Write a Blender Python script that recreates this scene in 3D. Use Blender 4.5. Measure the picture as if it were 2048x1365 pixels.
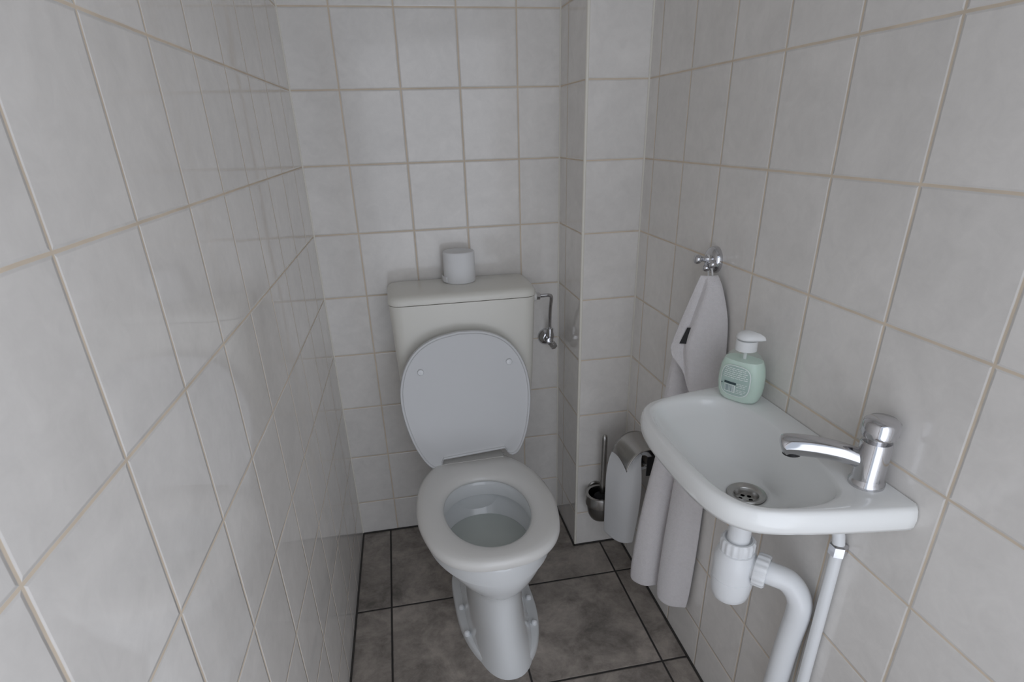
import bpy, bmesh, math, random
from mathutils import Vector, Matrix
random.seed(7)
S = bpy.context.scene
for o in list(bpy.data.objects):
    bpy.data.objects.remove(o)
COL = S.collection

# ---------------------------------------------------------------- camera
YAW, PITCH, ROLL = -0.1842, -0.4354, 0.0286
R = (Matrix.Rotation(YAW, 3, 'Z') @ Matrix.Rotation(PITCH, 3, 'X') @ Matrix.Rotation(ROLL, 3, 'Y'))
rgt, fwd, upv = R.col[0], R.col[1], R.col[2]
cam_d = bpy.data.cameras.new('camera')
cam = bpy.data.objects.new('camera', cam_d)
COL.objects.link(cam)
cam.matrix_world = Matrix.Translation((0.1014, -1.6638, 1.2324)) @ Matrix((
    (rgt.x, upv.x, -fwd.x), (rgt.y, upv.y, -fwd.y), (rgt.z, upv.z, -fwd.z))).to_4x4()
cam_d.sensor_width = 36.0
cam_d.lens = 1154.77 / 2048 * 36.0
cam_d.shift_y = (798.46 - 682.5) / 2048
cam_d.clip_start = 0.02
S.camera = cam

# ---------------------------------------------------------------- light
S.view_settings.view_transform = 'Standard'
S.view_settings.look = 'None'
S.view_settings.gamma = 1.0
S.view_settings.use_curve_mapping = False
S.view_settings.exposure = 0.39

W = bpy.data.worlds.new('world')
S.world = W
W.use_nodes = True
bg = W.node_tree.nodes['Background']
bg.inputs[0].default_value = (0.80, 0.88, 1.0, 1)
bg.inputs[1].default_value = 0.62

def area(name, loc, rot, sx, sy, energy, color):
    d = bpy.data.lights.new(name, 'AREA')
    d.shape = 'RECTANGLE'
    d.size, d.size_y, d.energy, d.color = sx, sy, energy, color
    o = bpy.data.objects.new(name, d)
    COL.objects.link(o)
    o.location, o.rotation_euler = loc, rot
    return o
# daylight of the hallway, coming in through the open doorway behind the camera
area('daylight_doorway', (0.38, -1.93, 0.86), (math.radians(90), 0, math.radians(30)), 0.9, 1.62, 3.75, (0.915, 0.935, 1.0))

# ---------------------------------------------------------------- helpers
def link_mesh(name, bm, mat, parent=None, smooth=40):
    me = bpy.data.meshes.new(name)
    bmesh.ops.recalc_face_normals(bm, faces=bm.faces[:])
    bm.to_mesh(me)
    bm.free()
    if mat:
        for m in (mat if isinstance(mat, (list, tuple)) else [mat]):
            me.materials.append(m)
    if smooth:
        me.polygons.foreach_set('use_smooth', [True] * len(me.polygons))
        me.set_sharp_from_angle(angle=math.radians(smooth))
    o = bpy.data.objects.new(name, me)
    COL.objects.link(o)
    if parent:
        o.parent = parent
    return o

def thing(name, label, cat, loc=(0, 0, 0), rz=0.0, group=None):
    o = bpy.data.objects.new(name, None)
    o.empty_display_size = 0.05
    COL.objects.link(o)
    o.location = loc
    o.rotation_euler = (0, 0, rz)
    o['label'] = label
    o['category'] = cat
    if group:
        o['group'] = group
    return o

def struct(name, bm, mat, smooth=None):
    o = link_mesh(name, bm, mat, None, smooth)
    o['kind'] = 'structure'
    return o

def add_box(bm, lo, hi):
    vs = [bm.verts.new((x, y, z)) for x in (lo[0], hi[0]) for y in (lo[1], hi[1]) for z in (lo[2], hi[2])]
    out = []
    for f in ((0, 1, 3, 2), (4, 6, 7, 5), (0, 4, 5, 1), (2, 3, 7, 6), (0, 2, 6, 4), (1, 5, 7, 3)):
        out.append(bm.faces.new([vs[i] for i in f]))
    return out

def loft(bm, rings, cap0=True, cap1=True, closed=True):
    rv = [[bm.verts.new(p) for p in r] for r in rings]
    n = len(rings[0])
    for a, b in zip(rv, rv[1:]):
        for i in range(n if closed else n - 1):
            j = (i + 1) % n
            bm.faces.new((a[i], a[j], b[j], b[i]))
    if cap0:
        bm.faces.new(rv[0][::-1])
    if cap1:
        bm.faces.new(rv[-1])
    return rv

def frame_of(d):
    d = Vector(d).normalized()
    a = Vector((0, 0, 1)) if abs(d.z) < 0.9 else Vector((1, 0, 0))
    u = d.cross(a).normalized()
    return u, d.cross(u).normalized(), d

def lathe(bm, prof, org=(0, 0, 0), axis=(0, 0, 1), n=40, cap0=True, cap1=True):
    """prof: (radius, height along the axis)"""
    u, v, d = frame_of(axis)
    o = Vector(org)
    rings = []
    for r, h in prof:
        rings.append([o + d * h + (u * math.cos(t) + v * math.sin(t)) * max(r, 1e-5)
                      for t in (2 * math.pi * i / n for i in range(n))])
    return loft(bm, rings, cap0, cap1)

def catmull(pts, k=6, closed=False):
    pts = [Vector(p) for p in pts]
    n = len(pts)
    out = []
    for i in range(n if closed else n - 1):
        if closed:
            p0, p1, p2, p3 = (pts[(i + q) % n] for q in (-1, 0, 1, 2))
        else:
            p1, p2 = pts[i], pts[i + 1]
            p0 = pts[i - 1] if i else p1 * 2 - p2
            p3 = pts[i + 2] if i + 2 < n else p2 * 2 - p1
        for s in range(k):
            t = s / k
            out.append(0.5 * (2 * p1 + (p2 - p0) * t + (2 * p0 - 5 * p1 + 4 * p2 - p3) * t * t
                              + (3 * p1 - p0 - 3 * p2 + p3) * t ** 3))
    if not closed:
        out.append(pts[-1])
    return out

def tube(bm, path, rad, n=20, caps=True):
    path = [Vector(p) for p in path]
    rads = rad if isinstance(rad, (list, tuple)) else [rad] * len(path)
    rings = []
    u = None
    for i, p in enumerate(path):
        d = (path[min(i + 1, len(path) - 1)] - path[max(i - 1, 0)]).normalized()
        if u is None:
            u, v, _ = frame_of(d)
        else:
            u = (u - d * u.dot(d)).normalized()
            v = d.cross(u)
        rings.append([p + (u * math.cos(t) + v * math.sin(t)) * rads[i]
                      for t in (2 * math.pi * k / n for k in range(n))])
    loft(bm, rings, caps, caps)

def resample(poly, n):
    """closed 2D polyline -> n points evenly spaced by length, first point kept"""
    poly = [Vector(p) for p in poly]
    m = len(poly)
    L = [0]
    for i in range(m):
        L.append(L[-1] + (poly[(i + 1) % m] - poly[i]).length)
    out = []
    k = 0
    for i in range(n):
        s = L[-1] * i / n
        while L[k + 1] < s:
            k += 1
        t = (s - L[k]) / max(L[k + 1] - L[k], 1e-9)
        out.append(poly[k].lerp(poly[(k + 1) % m], t))
    return out

def roundrect(w, d0, d1, rf, rb, n=10):
    """plan outline: x in +-w, y from d0 (front, negative) to d1 (back); corner radii rf, rb"""
    pts = []
    for cx, cy, r, a0 in ((w - rb, d1 - rb, rb, 0), (-w + rb, d1 - rb, rb, 90),
                          (-w + rf, d0 + rf, rf, 180), (w - rf, d0 + rf, rf, 270)):
        for i in range(n + 1):
            a = math.radians(a0 + 90 * i / n)
            pts.append((cx + r * math.cos(a), cy + r * math.sin(a)))
    return pts

# ---------------------------------------------------------------- materials
class NT:
    def __init__(self, name):
        self.m = bpy.data.materials.new(name)
        self.m.use_nodes = True
        self.t = self.m.node_tree
        self.b = self.t.nodes['Principled BSDF']
    def n(self, typ, **kw):
        nd = self.t.nodes.new(typ)
        for k, v in kw.items():
            setattr(nd, k, v)
        return nd
    def set(self, sock, v):
        if hasattr(v, 'is_linked') or hasattr(v, 'links'):
            self.t.links.new(v, sock)
        elif isinstance(v, tuple):
            sock.default_value = (tuple(v) + (1.0,))[:len(sock.default_value)]
        else:
            sock.default_value = v
    def math(self, op, a, b=0.0, c=0.0, clamp=False):
        nd = self.n('ShaderNodeMath', operation=op, use_clamp=clamp)
        for i, v in enumerate((a, b, c)):
            self.set(nd.inputs[i], v)
        return nd.outputs[0]
    def mix(self, f, a, b):
        nd = self.n('ShaderNodeMix', data_type='RGBA')
        self.set(nd.inputs[0], f)
        for i, v in ((6, a), (7, b)):
            self.set(nd.inputs[i], v if not isinstance(v, tuple) else (*v[:3], 1))
        return nd.outputs[2]
    def maprange(self, v, a, b, c, d, smooth=False):
        nd = self.n('ShaderNodeMapRange')
        if smooth:
            nd.interpolation_type = 'SMOOTHSTEP'
        for i, x in enumerate((v, a, b, c, d)):
            self.set(nd.inputs[i], x)
        return nd.outputs[0]
    def noise(self, vec, scale, detail=4, rough=0.55, dist=0.0):
        nd = self.n('ShaderNodeTexNoise')
        if vec is not None:
            self.set(nd.inputs['Vector'], vec)
        nd.inputs['Scale'].default_value = scale
        nd.inputs['Detail'].default_value = detail
        nd.inputs['Roughness'].default_value = rough
        nd.inputs['Distortion'].default_value = dist
        return nd.outputs['Fac']
    def obj(self):
        return self.n('ShaderNodeTexCoord').outputs['Object']
    def bump(self, h, strength, dist, prev=None):
        nd = self.n('ShaderNodeBump')
        nd.inputs['Strength'].default_value = strength
        nd.inputs['Distance'].default_value = dist
        self.set(nd.inputs['Height'], h)
        if prev is not None:
            self.set(nd.inputs['Normal'], prev)
        return nd.outputs[0]
    def P(self, **kw):
        for k, v in kw.items():
            k = k.replace('_', ' ')
            self.set(self.b.inputs[k], v)

def tiles(name, ua, va, u0, du, v0, dv, gw, tile, grout, rough, vein=0.10, floor_=False):
    t = NT(name)
    co = t.obj()
    sep = t.n('ShaderNodeSeparateXYZ')
    t.set(sep.inputs[0], co)
    jit = t.math('MULTIPLY', t.math('SUBTRACT', t.noise(co, 25, 2), 0.5), 0.0012)
    ds, ids = [], []
    for ax, o0, d in ((ua, u0, du), (va, v0, dv)):
        p_ = t.math('ADD', sep.outputs[ax], jit)
        if floor_ and ax == 1:
            p_ = t.math('MINIMUM', p_, -0.20)      # the last row is one slightly longer tile up to the wall
        q = t.math('DIVIDE', t.math('SUBTRACT', p_, o0), d)
        fr = t.math('FRACT', q)
        ds.append(t.math('MULTIPLY', t.math('MINIMUM', fr, t.math('SUBTRACT', 1.0, fr)), d))
        ids.append(t.math('FLOOR', q))
    dist = t.math('MINIMUM', ds[0], ds[1])
    mask = t.maprange(dist, gw * 0.36, gw * 0.62, 0, 1, True)
    cv = t.n('ShaderNodeCombineXYZ')
    t.set(cv.inputs[0], ids[0]); t.set(cv.inputs[1], ids[1])
    wn = t.n('ShaderNodeTexWhiteNoise', noise_dimensions='2D')
    t.set(wn.inputs['Vector'], cv.outputs[0])
    # each tile shows its own piece of the pattern
    off = t.n('ShaderNodeVectorMath', operation='MULTIPLY_ADD')
    t.set(off.inputs[0], wn.outputs['Color']); off.inputs[1].default_value = (7, 7, 7); t.set(off.inputs[2], co)
    if floor_:
        n1 = t.noise(off.outputs[0], 9, 8, 0.62, 0.6)
        n2 = t.noise(off.outputs[0], 45, 6, 0.7, 0.3)
        f = t.math('ADD', t.math('MULTIPLY', n1, 0.7), t.math('MULTIPLY', n2, 0.3))
        base = t.mix(t.maprange(f, 0.36, 0.66, 0, 1), tuple(c * 0.52 for c in tile), tuple(c * 1.6 for c in tile))
    else:
        n1 = t.noise(off.outputs[0], 7, 6, 0.6, 1.2)
        n2 = t.noise(off.outputs[0], 38, 5, 0.65, 0.8)
        f = t.math('ADD', t.math('MULTIPLY', n1, 0.6), t.math('MULTIPLY', n2, 0.4))
        base = t.mix(t.maprange(f, 0.3, 0.7, 0, 1), tuple(c * (1 - vein) for c in tile), tuple(c * (1 + vein * 0.6) for c in tile))
    tint = t.math('ADD', t.math('MULTIPLY', wn.outputs['Value'], 0.05), 0.975)
    hs = t.n('ShaderNodeHueSaturation')
    t.set(hs.inputs['Color'], base); t.set(hs.inputs['Value'], tint)
    gn = t.noise(co, 14, 3)
    gcol = t.mix(gn, tuple(c * 0.78 for c in grout), tuple(min(1, c * 1.2) for c in grout))
    col = t.mix(mask, gcol, hs.outputs[0])
    wave = t.noise(off.outputs[0], 5.5, 1)
    b1 = t.bump(wave, 0.12, 0.012)
    b2 = t.bump(t.maprange(dist, gw * 0.3, gw * 0.3 + 0.0035, 0, 1, True), 0.55, 0.002, b1)
    t.P(Base_Color=col, Roughness=t.maprange(mask, 0, 1, 0.85, rough), Normal=b2)
    return t.m

def plain(name, col, rough=0.3, metal=0.0, var=0.04, vscale=6.0, bump=0.0, bscale=60.0, bdist=0.001, **kw):
    t = NT(name)
    co = t.obj()
    f = t.noise(co, vscale, 4)
    c = t.mix(f, tuple(x * (1 - var) for x in col), tuple(min(1, x * (1 + var)) for x in col))
    t.P(Base_Color=c, Roughness=rough, Metallic=metal)
    if bump:
        t.P(Normal=t.bump(t.noise(co, bscale, 3), bump, bdist))
    for k, v in kw.items():
        t.P(**{k: v})
    return t.m

Z0, DZ = 0.1244, 0.17284
WT = (0.828, 0.800, 0.768)
GR = (0.74, 0.635, 0.51)
M_back = tiles('back_wall_tiles', 0, 2, 0.0, 0.15, Z0, DZ, 0.0036, WT, GR, 0.10)
M_pil_f = tiles('pillar_front_tiles', 0, 2, 0.5645, 0.1546, Z0 + 0.0, DZ, 0.0036, WT, GR, 0.10)
M_pil_s = tiles('pillar_side_tiles', 1, 2, -0.2188, 0.15, Z0, DZ, 0.0036, WT, GR, 0.10)
M_right = tiles('right_wall_tiles', 1, 2, -0.4262, 0.1538, Z0, DZ, 0.0036, WT, GR, 0.10)
M_left = tiles('left_wall_tiles', 1, 2, -0.735, 0.151, Z0, DZ, 0.0031, WT, GR, 0.045)
M_front = tiles('front_wall_tiles', 0, 2, 0.0, 0.15, Z0, DZ, 0.0036, WT, GR, 0.10)
M_floor = tiles('floor_tiles', 0, 1, -0.0248, 0.3371, -0.3648, 0.3385, 0.0054, (0.315, 0.280, 0.250), (0.035, 0.032, 0.03), 0.30, floor_=True)
M_ceil = plain('white_ceiling_paint', (0.85, 0.84, 0.82), 0.85, bump=0.1)
M_sil = plain('dark_floor_sealant', (0.05, 0.046, 0.042), 0.5)
M_white_sil = plain('white_corner_sealant', (0.84, 0.81, 0.74), 0.5)
M_trim = plain('cream_tile_trim', (0.85, 0.82, 0.74), 0.25)
M_ceramic = plain('white_glazed_ceramic', (0.84, 0.86, 0.87), 0.09, var=0.015, vscale=3, Coat_Weight=0.3, Coat_Roughness=0.04)
M_basin = plain('white_basin_ceramic', (0.90, 0.91, 0.90), 0.08, var=0.015, vscale=3, Coat_Weight=0.3, Coat_Roughness=0.04)
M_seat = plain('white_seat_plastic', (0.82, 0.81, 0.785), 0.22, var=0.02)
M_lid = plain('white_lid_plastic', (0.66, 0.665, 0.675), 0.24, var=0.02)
M_tank = plain('aged_cream_plastic', (0.82, 0.805, 0.745), 0.28, var=0.03, vscale=4)
M_chrome = plain('polished_chrome', (0.62, 0.62, 0.64), 0.09, 1.0, var=0.02)
M_steel = plain('brushed_steel', (0.50, 0.49, 0.475), 0.27, 1.0, var=0.06, vscale=40)
M_darksteel = plain('dull_grey_steel', (0.30, 0.30, 0.295), 0.30, 1.0, var=0.06, vscale=20)
M_black = plain('black_plastic', (0.012, 0.012, 0.014), 0.4)
M_pvc = plain('white_pipe_plastic', (0.84, 0.855, 0.87), 0.28, var=0.015)
M_paper = plain('white_tissue_paper', (0.86, 0.865, 0.875), 0.9, var=0.02, bump=0.25, bscale=160, bdist=0.0008)
M_core = plain('grey_cardboard_core', (0.42, 0.38, 0.32), 0.9)
M_towel = plain('pale_terry_cloth', (0.76, 0.73, 0.735), 0.95, var=0.06, vscale=160, bump=0.75, bscale=420, bdist=0.0025, Sheen_Weight=0.25)
M_cord = plain('white_cord', (0.85, 0.84, 0.83), 0.8)
M_water = NT('toilet_water')
M_water.P(Base_Color=(0.62, 0.66, 0.63), Roughness=0.04, IOR=1.33)
M_water = M_water.m
M_liquid = plain('mint_green_soap', (0.76, 0.92, 0.82), 0.22, var=0.03, vscale=12, Subsurface_Weight=0.35, Subsurface_Radius=(0.02, 0.03, 0.025), Subsurface_Scale=0.4)
def shell_mat():
    t = NT('clear_green_plastic')
    t.P(Base_Color=(0.72, 0.88, 0.79), Roughness=0.10, Alpha=0.16, IOR=1.45)
    return t.m
M_shell = shell_mat()
M_pump = plain('white_pump_plastic', (0.88, 0.89, 0.89), 0.25, var=0.01)
def label_mat():
    t = NT('pale_green_label')
    t.P(Base_Color=(0.58, 0.74, 0.69), Roughness=0.3, Alpha=0.75)
    return t.m
M_label = label_mat()
M_lab_white = plain('white_label_print', (0.86, 0.93, 0.90), 0.4)
M_lab_dark = plain('dark_green_label_print', (0.03, 0.06, 0.07), 0.4)
M_lab_grey = plain('grey_green_label_print', (0.22, 0.32, 0.33), 0.4)
M_bristle = plain('dark_brush_bristles', (0.02, 0.02, 0.022), 0.9, bump=0.8, bscale=300, bdist=0.003)

# ---------------------------------------------------------------- room shell
XL, XP, YP, XW, YF, ZC = -0.117, 0.5645, -0.2188, 0.7191, -1.80, 2.5
T = 0.10
bm = bmesh.new(); add_box(bm, (-0.35, YF - T, -0.10), (XW + T, T, 0.0)); struct('floor', bm, M_floor)
bm = bmesh.new(); add_box(bm, (-0.35, YF - T, ZC), (XW + T, T, ZC + 0.1)); struct('ceiling', bm, M_ceil)
bm = bmesh.new(); add_box(bm, (-0.35, 0, 0), (XW + T, T, ZC)); struct('wall_back', bm, M_back)
bm = bmesh.new(); add_box(bm, (XW, YF - T, 0), (XW + T, 0, ZC)); struct('wall_right', bm, M_right)
bm = bmesh.new(); add_box(bm, (-T, YF - T, 0), (0, 0, ZC)); wl = struct('wall_left', bm, M_left)
wl.location = (XL, 0, 0); wl.rotation_euler = (0, 0, -math.atan(0.021))
# pipe chase in the far right corner: front face and side face carry their own tile layout
bm = bmesh.new()
fs = add_box(bm, (XP, YP, 0), (XW, 0, ZC))
for f in bm.faces:
    c = f.calc_center_median()
    f.material_index = 0 if abs(c.y - YP) < 1e-4 else 1
struct('wall_pipe_chase', bm, [M_pil_f, M_pil_s])
# wall behind the camera with the open doorway
bm = bmesh.new()
DX0, DX1, DZ1 = -0.12, 0.70, 2.10
add_box(bm, (-0.35, YF - T, 0), (DX0, YF, ZC))
add_box(bm, (DX1, YF - T, 0), (XW, YF, ZC))
add_box(bm, (DX0, YF - T, DZ1), (DX1, YF, ZC))
struct('wall_front', bm, M_front)

def strip(name, lo, hi, mat, bev=0.0012):
    bm = bmesh.new(); add_box(bm, lo, hi)
    bmesh.ops.bevel(bm, geom=bm.edges[:], offset=bev, segments=2, affect='EDGES')
    return struct(name, bm, mat, 40)
# tile edge trim on the chase corner, pale sealant in the inner corners, dark sealant on the floor
bm = bmesh.new(); lathe(bm, [(0.0042, 0.001), (0.0042, ZC - 0.001)], (XP + 0.0030, YP + 0.0030, 0), n=16)
struct('trim_1', bm, M_trim, 40)
strip('trim_2', (XW - 0.003, YP - 0.003, 0.001), (XW + 0.002, YP + 0.002, ZC - 0.001), M_white_sil)
strip('trim_3', (XP - 0.003, -0.003, 0.001), (XP + 0.002, 0.002, ZC - 0.001), M_white_sil)
strip('trim_4', (XL - 0.003, -0.003, 0.001), (XL + 0.003, 0.002, ZC - 0.001), M_white_sil)
strip('trim_5', (XL, -0.005, -0.002), (XP, 0.002, 0.004), M_sil)
strip('trim_6', (XP - 0.005, YP - 0.005, -0.002), (XP + 0.002, 0.0, 0.004), M_sil)
strip('trim_7', (XP - 0.004, YP - 0.005, -0.002), (XW, YP + 0.002, 0.004), M_sil)
strip('trim_8', (XW - 0.005, YF, -0.002), (XW + 0.002, YP, 0.004), M_sil)
o = strip('trim_9', (-0.002, YF, -0.002), (0.005, 0, 0.004), M_sil)
o.location = (XL, 0, 0); o.rotation_euler = (0, 0, -math.atan(0.021))

# ---------------------------------------------------------------- toilet
TX, TY = 0.243, -0.23
toilet = thing('toilet', 'white floor-standing toilet with raised lid and cream cistern against the back wall', 'toilet',
               (TX, TY, 0), math.radians(2.0))
# local frame: x to the right, -y to the front, origin under the hinge

def egg(a, f, b, xc=0.0, n=64, pf=2.0, pb=2.6, ym=None):
    """plan ring: half width a, front y=-f, back y=-b"""
    ym = -(b + (f - b) * 0.47) if ym is None else ym
    out = []
    for i in range(n):
        t = 2 * math.pi * i / n
        c, s = math.cos(t), math.sin(t)
        p = pf if s < 0 else pb
        x = a * math.copysign(abs(c) ** (2 / p), c)
        h = (f + ym) if s < 0 else (-b - ym)
        y = ym + h * math.copysign(abs(s) ** (2 / p), s)
        out.append((xc + x, y))
    return out
def ringz(pts, z):
    return [Vector((p[0], p[1], z)) for p in pts]

bm = bmesh.new()
bx = 0.012
rings = [
    ringz(egg(0.088, 0.446, 0.02, bx, pb=4, pf=2.3), 0.0),
    ringz(egg(0.087, 0.445, 0.02, bx, pb=4, pf=2.3), 0.010),
    ringz(egg(0.081, 0.438, 0.03, bx * .8, pb=4, pf=2.2), 0.035),
    ringz(egg(0.075, 0.425, 0.03, bx * .5, pb=4, pf=2.2), 0.09),
    ringz(egg(0.072, 0.412, 0.03, bx * .3, pb=4, pf=2.2), 0.15),
    ringz(egg(0.0735, 0.4035, 0.03, bx * .3, pb=3.5, pf=2.1), 0.200),
    ringz(egg(0.0765, 0.4045, 0.02, bx * .2, pb=3), 0.222),
    ringz(egg(0.0800, 0.4065, 0.02, bx * .2, pb=3), 0.228),
    ringz(egg(0.0970, 0.4120, 0.01, 0.004), 0.2305),
    ringz(egg(0.1130, 0.4190, 0.01, 0.004), 0.239),
    ringz(egg(0.1320, 0.4285, 0.0, 0.004), 0.258),
    ringz(egg(0.1460, 0.4350, 0.0, 0.003), 0.279),
    ringz(egg(0.1515, 0.4370, 0.0, 0.003), 0.292),
    ringz(egg(0.1530, 0.4372, 0.0, 0.002), 0.3005),
    ringz(egg(0.1530, 0.4370, 0.0, 0.002), 0.3030),
    ringz(egg(0.1625, 0.4480, -0.01, 0.001), 0.3045),
    ringz(egg(0.1635, 0.4490, -0.01, 0.001), 0.318),
    ringz(egg(0.1640, 0.4495, -0.02, 0.0), 0.345),
    ringz(egg(0.1590, 0.4470, -0.02, 0.0), 0.356),
    ringz(egg(0.1450, 0.4400, -0.01, 0.0), 0.360),
    ringz(egg(0.1160, 0.4060, 0.092, 0.0, pb=2.2), 0.360),
    ringz(egg(0.1120, 0.4010, 0.096, 0.0, pb=2.2), 0.356),
    ringz(egg(0.1110, 0.4000, 0.097, 0.0, pb=2.2), 0.318),
    ringz(egg(0.1300, 0.4150, 0.074, 0.0, pb=2.2), 0.3190),
    ringz(egg(0.1310, 0.4150, 0.074, 0.0, pb=2.2), 0.305),
    ringz(egg(0.1210, 0.4050, 0.085, 0.0, pb=2.2), 0.274),
    ringz(egg(0.0990, 0.3790, 0.118, 0.0, pb=2.2), 0.230),
    ringz(egg(0.0700, 0.3400, 0.150, 0.0, pb=2.2), 0.190),
    ringz(egg(0.0400, 0.3000, 0.180, 0.0, pb=2.2), 0.170),
]
loft(bm, rings)
# foot flange on both sides of the pedestal, with a hollow for the screws
fl = [ringz(egg(0.112, 0.432, 0.02, bx + 0.004, pb=5, ym=-0.20), 0.0),
      ringz(egg(0.111, 0.431, 0.02, bx + 0.004, pb=5, ym=-0.20), 0.014),
      ringz(egg(0.107, 0.426, 0.022, bx + 0.004, pb=5, ym=-0.20), 0.020),
      ringz(egg(0.060, 0.37, 0.05, bx + 0.004, pb=5, ym=-0.20), 0.026)]
loft(bm, fl)
# rear outlet block under the seat hinge
rr = roundrect(0.095, -0.09, 0.13, 0.03, 0.03)
loft(bm, [ringz(rr, 0.16), ringz(rr, 0.345), ringz([(x * .96, y * .96) for x, y in rr], 0.356)])
pan = link_mesh('pan', bm, M_ceramic, toilet, 50)

bm = bmesh.new()
loft(bm, [ringz(egg(0.1115, 0.394, 0.099, 0, pb=2.2), 0.2535), ringz(egg(0.1095, 0.392, 0.101, 0, pb=2.2), 0.2555)])
link_mesh('water', bm, M_water, toilet, 30)
for sx, yy in ((-1, -0.200), (-1, -0.296), (0.99, -0.212), (0.90, -0.305)):
    bm = bmesh.new()
    lathe(bm, [(0.0078, 0), (0.0082, 0.004), (0.0075, 0.010), (0.0045, 0.013), (0.001, 0.014)],
          (bx + 0.004 + sx * 0.096, yy, 0.019), (0, 0, 1), 20)
    link_mesh('bolt_cap', bm, M_pvc, toilet, 60)

# seat ring: outline half widths along the length, back edge straight
SO = [(0.0, 0.015), (0.093, 0.015), (0.096, -0.004), (0.106, -0.017), (0.132, -0.052), (0.157, -0.11), (0.171, -0.18), (0.1745, -0.25),
      (0.166, -0.315), (0.147, -0.378), (0.112, -0.426), (0.062, -0.453), (0.0, -0.461)]
def sym(pts):
    r = [(x, y) for x, y in pts]
    return r + [(-x, y) for x, y in r[-2:0:-1]]
def smooth_outline(pts, keep):
    """Catmull through the curved portion, straight before index keep"""
    head = [Vector((*p, 0)) for p in pts[:keep]]
    return [(p.x, p.y) for p in head[:-1]] + [(p.x, p.y) for p in catmull([(*p, 0) for p in pts[keep - 1:]], 6)]
so = resample([(*p, 0) for p in sym(smooth_outline(SO, 3))], 120)
si = egg(0.107, 0.397, 0.105, 0.0, n=240, pf=2.0, pb=2.2)
# match inner ring by direction from the hole centre
cen = Vector((0, -0.25))
def inner_at(p):
    a = math.atan2(p.y - cen.y, p.x - cen.x)
    best = min(si, key=lambda q: abs((math.atan2(q[1] - cen.y, q[0] - cen.x) - a + math.pi) % (2 * math.pi) - math.pi))
    return Vector((best[0], best[1], 0))
so2 = [Vector((p.x, p.y, 0)) for p in so]
si2 = [inner_at(p) for p in so2]
def seat_ring(t, z):
    return [o_.lerp(i_, t) + Vector((0, 0, z)) for o_, i_ in zip(so2, si2)]
bm = bmesh.new()
prof = [(0.10, 0.362), (0.02, 0.362), (0.0, 0.366), (0.0, 0.374), (0.03, 0.381), (0.12, 0.386), (0.3, 0.388), (0.55, 0.388),
        (0.78, 0.386), (0.92, 0.381), (1.0, 0.373), (1.0, 0.366), (0.96, 0.362), (0.85, 0.362)]
rg = [seat_ring(t, z) for t, z in prof]
hb = add_box(bm, (-0.092, -0.030, 0.366), (0.092, 0.016, 0.3885))
bmesh.ops.bevel(bm, geom=list({e for f in hb for e in f.edges}), offset=0.002, segments=2, affect='EDGES')
loft(bm, rg + [rg[0]], False, False)
bmesh.ops.remove_doubles(bm, verts=bm.verts[:], dist=1e-5)
link_mesh('seat', bm, M_seat, toilet, 60)

# lid, leaning back against the cistern
LO = [(0.0, 0.022), (0.0945, 0.022), (0.0955, 0.004), (0.110, -0.003), (0.127, 0.006), (0.145, 0.035), (0.163, 0.085), (0.1755, 0.150),
      (0.178, 0.205), (0.171, 0.255), (0.150, 0.305), (0.114, 0.345), (0.062, 0.369), (0.0, 0.377)]
lo_ = resample([(*p, 0) for p in sym(smooth_outline(LO, 3))], 140)
lc = Vector((0, 0.20, 0))
tilt = math.radians(6.0)
ce, se = math.cos(tilt), math.sin(tilt)
lcr, lsr = math.cos(math.radians(3.0)), math.sin(math.radians(3.0))
def LP(x, s, n_):
    x, s = x * lcr - s * lsr, x * lsr + s * lcr      # the lid sits a little crooked on its hinges
    return Vector((x + 0.010, -0.018 + s * se - n_ * ce, 0.384 + s * ce + n_ * se))
def lid_ring(k, n_):
    out = []
    for p in lo_:
        q = p - lc
        L = q.length
        q = lc + q * ((L - k) / L)
        out.append(LP(q.x, q.y, n_))
    return out
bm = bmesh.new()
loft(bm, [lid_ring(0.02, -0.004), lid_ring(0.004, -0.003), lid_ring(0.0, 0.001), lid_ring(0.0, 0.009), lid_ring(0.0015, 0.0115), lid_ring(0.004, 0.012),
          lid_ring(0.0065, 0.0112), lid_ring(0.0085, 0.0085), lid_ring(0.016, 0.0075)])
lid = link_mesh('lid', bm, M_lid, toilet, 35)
for x, s in ((-0.113, 0.283), (0.126, 0.274)):
    bm = bmesh.new()
    d = Vector((0, -ce, se))
    lathe(bm, [(0.0085, 0), (0.0085, 0.004), (0.007, 0.0062), (0.0045, 0.0064), (0.0015, 0.0072)], LP(x, s, 0.007), d, 24)
    link_mesh('bumper', bm, M_pvc, lid, 40)
bm = bmesh.new()
tube(bm, [(-0.10, 0.004, 0.372), (0.10, 0.004, 0.372)], 0.008, 16)
link_mesh('hinge_rod', bm, M_seat, toilet)

# cistern
def tank_ring(w, d0, z, rf=0.045, dw=0.0):
    return ringz(roundrect(w, d0 - 0.23, -0.010, rf, 0.012), z)
bm = bmesh.new()
loft(bm, [tank_ring(0.150, 0.09, 0.452, 0.034), tank_ring(0.176, 0.068, 0.458, 0.034), tank_ring(0.182, 0.060, 0.475, 0.034), tank_ring(0.189, 0.052, 0.60, 0.034),
          tank_ring(0.1955, 0.046, 0.815, 0.034), tank_ring(0.1960, 0.046, 0.8255, 0.034)])
tank = link_mesh('cistern', bm, M_tank, toilet, 40)
bm = bmesh.new()
loft(bm, [tank_ring(0.1945, 0.048, 0.8268, 0.034), tank_ring(0.1975, 0.0445, 0.8278, 0.034), tank_ring(0.1980, 0.044, 0.832, 0.034), tank_ring(0.1975, 0.045, 0.840, 0.034),
          tank_ring(0.194, 0.050, 0.8475, 0.036), tank_ring(0.187, 0.060, 0.8510, 0.038), tank_ring(0.172, 0.075, 0.8525, 0.04)])
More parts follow.
